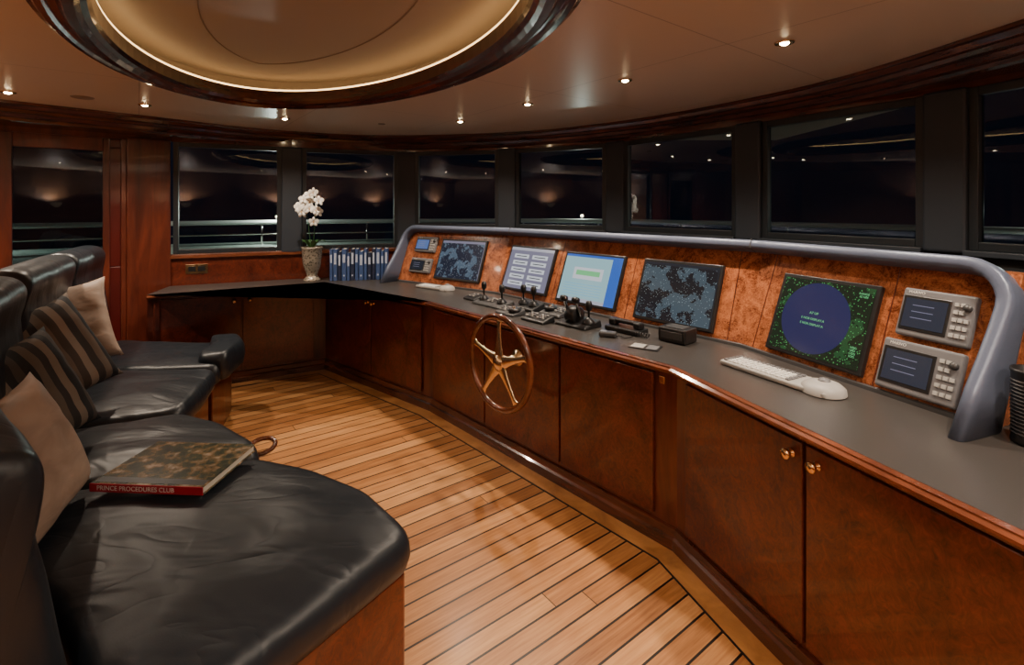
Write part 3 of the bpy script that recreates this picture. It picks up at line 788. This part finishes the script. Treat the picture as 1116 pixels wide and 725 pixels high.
for i, s_ in enumerate(secs): cushion('seat_cushion_%d' % (i + 1), s_, SZ0, SZ1, sofa, puff=.022)
def inset(poly, d):
    P = [Vector(p) for p in poly]; c = sum(P, Vector((0, 0))) / len(P)
    return [tuple(p + (c - p).normalized() * d) for p in P]
for i, s_ in enumerate(secs): prism('base_%d' % (i + 1), inset(s_, .06 if i else .03), .0, .405, M['door'], sofa, .01)
cushion('end_bolster', [(-2.02, 3.50), (-2.10, 3.9), (-2.26, 4.10), (-2.46, 4.06), (-2.30, 3.75), (-2.22, 3.48)], .42, .62, sofa, rc=.07, puff=.01)
seamp = [(-.80, .92), (-.97, 1.12), (-1.25, 1.38), (-1.70, 1.66), (-2.29, 2.44), (-2.87, 3.37), (-3.30, 4.14)]
def backseg(name, a, b, ht, lean=.12, th=.2):
    a = Vector(a); b = Vector(b); d = (b - a).normalized(); n = Vector((-d.y, d.x))
    if n.dot(Vector((-.8, -.5))) < 0: n = -n
    prof = [(.02, .40), (0, .55), (lean * .2, .62), (lean * .5, .62 + (ht - .62) * .45), (lean * .75, ht - .20), (lean * .6, ht - .15), (lean * .45, ht - .08), (lean * .7, ht - .02), (lean + .04, ht), (lean + th * .6, ht - .01), (lean + th, ht - .07), (lean + th, ht - .2), (lean + th * .9, .5), (lean + th * .9, .05), (.1, .05), (.06, .38)]
    bm = bmesh.new(); rings = []; L = (b - a).length; c0 = Vector((lean * .6 + th * .4, (ht + .4) / 2))
    N = 14
    for i in range(N + 1):
        t = i / N; s = t * L
        e_ = min(s, L - s); sh = 1. if e_ > .05 else .90 + .10 * math.sqrt(max(0, 1 - (1 - e_ / .05) ** 2))
        rg = []
        for o, z in prof:
            oo = c0.x + (o - c0.x) * sh; zz = z if z < .2 else c0.y + (z - c0.y) * (.965 + .035 * (sh - .9) * 10)
            q = a + d * s + n * oo
            wv = .006 * noise.noise(Vector((q.x * 6, q.y * 6, zz * 7)))
            rg.append(bm.verts.new((q.x + n.x * wv, q.y + n.y * wv, zz)))
        rings.append(rg)
    K = len(prof)
    for A, B in zip(rings, rings[1:]):
        for j in range(K): bm.faces.new((A[j], A[(j + 1) % K], B[(j + 1) % K], B[j]))
    bm.faces.new(rings[0]); bm.faces.new(rings[-1][::-1])
    o = finish(bm, name, M['leather'], sofa, smooth=True)
    s_ = o.modifiers.new('sub', 'SUBSURF'); s_.levels = 1; s_.render_levels = 2
backseg('backrest_1', seamp[1], seamp[3], 1.14, .10, .2)
backseg('backrest_2', seamp[3], seamp[4], 1.34)
backseg('backrest_3', seamp[4], seamp[5], 1.35)
backseg('backrest_4', seamp[5], seamp[6], 1.35)

# pillows
def stripes(name, cols, per):
    m = mat(name, cols[0], .75, spec=.2); k = NT(m); sp = k.n('ShaderNodeSeparateXYZ'); k.l(k.coord(), sp.inputs[0])
    f = k.math('FRACT', k.math('ADD', k.math('DIVIDE', sp.outputs[0], per), 10.))
    c = k.ramp(f, [(i / len(cols), c_) for i, c_ in enumerate(cols)], 'CONSTANT'); k.l(c, k.b.inputs['Base Color']); return m
def silk(name, c1, c2):
    m = mat(name, c1, .55); k = NT(m); nz = k.n('ShaderNodeTexNoise', Scale=5., Detail=3., Distortion=.6); k.l(k.coord(0, (1, 2, 1)), nz.inputs['Vector'])
    k.l(k.ramp(nz.outputs[0], [(.3, c1), (.7, c2)]), k.b.inputs['Base Color']); k.bump(nz.outputs[0], .4, .02); return m
M['beige'] = silk('pillow_silk', (.31, .225, .17), (.45, .34, .265))
M['str1'] = stripes('pillow_brown_stripes', [(.16, .125, .10), (.07, .055, .046), (.28, .225, .18), (.05, .045, .044), (.16, .125, .10), (.025, .025, .028)], .24)
M['str2'] = stripes('pillow_dark_stripes', [(.025, .027, .03), (.13, .105, .085), (.04, .036, .036), (.21, .17, .135), (.025, .027, .03), (.07, .06, .055)], .22)
def pillow(name, c, nrm, roll, S, th, m):
    nrm = Vector(nrm).normalized(); X = Vector((0, 0, 1)).cross(nrm).normalized(); Y = nrm.cross(X)
    mt = frame(c, X, Y, nrm) @ RZ(roll); N = 22; bm = bmesh.new(); G = {}
    for sgn in (1, -1):
        for i in range(N + 1):
            for j in range(N + 1):
                u = -1 + 2 * i / N; v = -1 + 2 * j / N
                edge = i in (0, N) or j in (0, N)
                if edge and sgn < 0: G[sgn, i, j] = G[1, i, j]; continue
                f = ((1 - u ** 4) * (1 - v ** 4)) ** .6
                k_ = 1 - .10 * (1 - abs(u) ** 3) * abs(v) ** 6 ; k2 = 1 - .10 * (1 - abs(v) ** 3) * abs(u) ** 6
                x = u * S / 2 * k2; y = v * S / 2 * k_
                z = sgn * th / 2 * f + .012 * noise.noise(Vector((u * 3, v * 3, sgn + c[0])))*f
                G[sgn, i, j] = bm.verts.new((x, y, z))
        for i in range(N):
            for j in range(N):
                q = [G[sgn, i, j], G[sgn, i + 1, j], G[sgn, i + 1, j + 1], G[sgn, i, j + 1]]
                bm.faces.new(q if sgn > 0 else q[::-1])
    o = finish(bm, name, m, None, smooth=True); o.matrix_world = mt; return o
pillow('throw_pillow', (-1.63, 1.64, .79), (.86, .22, .30), .15, .48, .17, M['beige'])
pillow('throw_pillow.001', (-2.04, 2.06, .84), (.84, -.05, .36), .18, .50, .17, M['str2'])
pillow('throw_pillow.002', (-2.36, 2.50, .89), (.80, -.22, .42), .25, .54, .16, M['str1'])
pillow('throw_pillow.003', (-2.84, 3.10, .89), (.50, -.68, .42), .20, .56, .16, M['beige'])

# big book on the seat
bc = Vector((-1.345, 2.00)); bz = .59
e = empty('coffee_table_book', (bc.x, bc.y, bz)); c = T(bc.x, bc.y, bz) @ RZ(-.06)
M['pages'] = mat('book_pages', (.6, .56, .48), .7); M['red'] = mat('book_spine_red', (.36, .012, .03), .35)
m = mat('book_cover_art', (.1, .1, .05), .25, coat=.4); k = NT(m); v = k.coord()
vo = k.n('ShaderNodeTexVoronoi', Scale=26.); k.l(v, vo.inputs['Vector'])
nz = k.n('ShaderNodeTexNoise', Scale=16., Detail=9., Roughness=.75); k.l(v, nz.inputs['Vector'])
f = k.math('ADD', k.math('MULTIPLY', vo.outputs['Distance'], .25), k.math('MULTIPLY', nz.outputs[0], .75))
k.l(k.ramp(f, [(.36, (.012, .013, .014)), (.46, (.04, .05, .022)), (.55, (.17, .105, .04)), (.66, (.42, .33, .24))]), k.b.inputs['Base Color'])
M['cover'] = m
BW, BH = .44, .33
box('pages', (BW - .012, BH - .01, .024), c @ T(0, 0.004, .016), M['pages'], e)
box('cover_bottom', (BW, BH, .003), c @ T(0, 0, .0022), M['cover'], e); box('cover_top', (BW, BH, .003), c @ T(0, 0, .0298), M['cover'], e, .001)
box('spine', (BW, .005, .031), c @ T(0, -BH / 2 - .0015, .016), M['red'], e, .002)
text('spine_title', 'PRINCE PROCEDURES CLUB', .024, c @ T(-BW / 2 + .03, -BH / 2 - .0045, .016) @ RX(math.pi / 2), M['white'], e, 'LEFT')
box('cover_band', (BW * .96, .035, .0006), c @ T(0, -BH / 2 + .028, .0317), M['black'], e)

# small looped grab handle on seat front
gp = Vector((-1.215, 2.405, .49))
tube('grab_loop', [gp + Vector((.06 * math.cos(a), .06 * math.sin(a) , .012 * math.sin(a))) for a in [2 * math.pi * i / 32 for i in range(32)]], .011, M['rim'], sofa, 10, closed=True)

# ------------------------------------------------------------------ outside at night
deckm = mat('deck_paint', (.40, .46, .41), .6); railm = mat('rail_white', (.7, .7, .68), .3)
outp = [(-9, 3.0), (-5.4, 6.6), (-2.4, 8.2), (.2, 8.6), (2.6, 7.6), (4.6, 5.4), (5.8, 2.6), (6.2, 0)]
sweep('ground_outer_deck', [(-5.4, 3.5), (-3.5, 4.95), (-2.4, 5.5), (-1.2, 5.95), (0, 5.75), (1.2, 5.1), (2.0, 3.95), (2.7, 2.8), (3.1, 1.5), (3.3, 0)], [(0.05, 1.06), (.05, 1.08), (3.2, 1.08), (3.2, 1.06)], deckm)
OP = catmull(outp, 6)
rail = empty('deck_rail', (0, 8.5, 1.0))
tube('cap_rail', [(x, y, 1.42) for x, y in OP], .035, railm, rail, 10); tube('mid_rail', [(x, y, 1.24) for x, y in OP], .012, M['chrome'], rail, 8)
for i, (x, y) in enumerate(OP[::3]): tube('stanchion_%d' % i, [(x, y, 1.0), (x, y, 1.42)], .014, M['chrome'], rail, 8)
glob = mat('globe', (1, .9, .7), .3, emit=(1, .8, .55), estr=6)
for i, (x, y) in enumerate([(-6.6, 5.9), (-3.6, 7.6), (1.2, 8.5), (5.3, 4.6)]):  # invented lamps, added so the deck reads through the windows
    e = empty('added_deck_light' + ('' if i == 0 else '.%03d' % i), (x, y, 1.5))
    lathe('globe', [(0, -.03), (.025, -.015), (.03, 0), (.025, .015), (0, .03)], T(x, y, 1.50), glob, e, 16)
    lathe('post', [(.012, -.42), (.012, -.028)], T(x, y, 1.50), M['chrome'], e, 10)
    L = D.lights.new('lamp', 'POINT'); L.energy = 60 if i < 2 else 25; L.color = (.95, 1, .85); L.shadow_soft_size = .03
    o = D.objects.new('lamp', L); link(o); o.parent = e; o.location = (0, 0, .12)

# ------------------------------------------------------------------ world
w = D.worlds.new('night'); bpy.context.scene.world = w; w.use_nodes = True
w.node_tree.nodes['Background'].inputs[0].default_value = (.01, .015, .03, 1); w.node_tree.nodes['Background'].inputs[1].default_value = .3
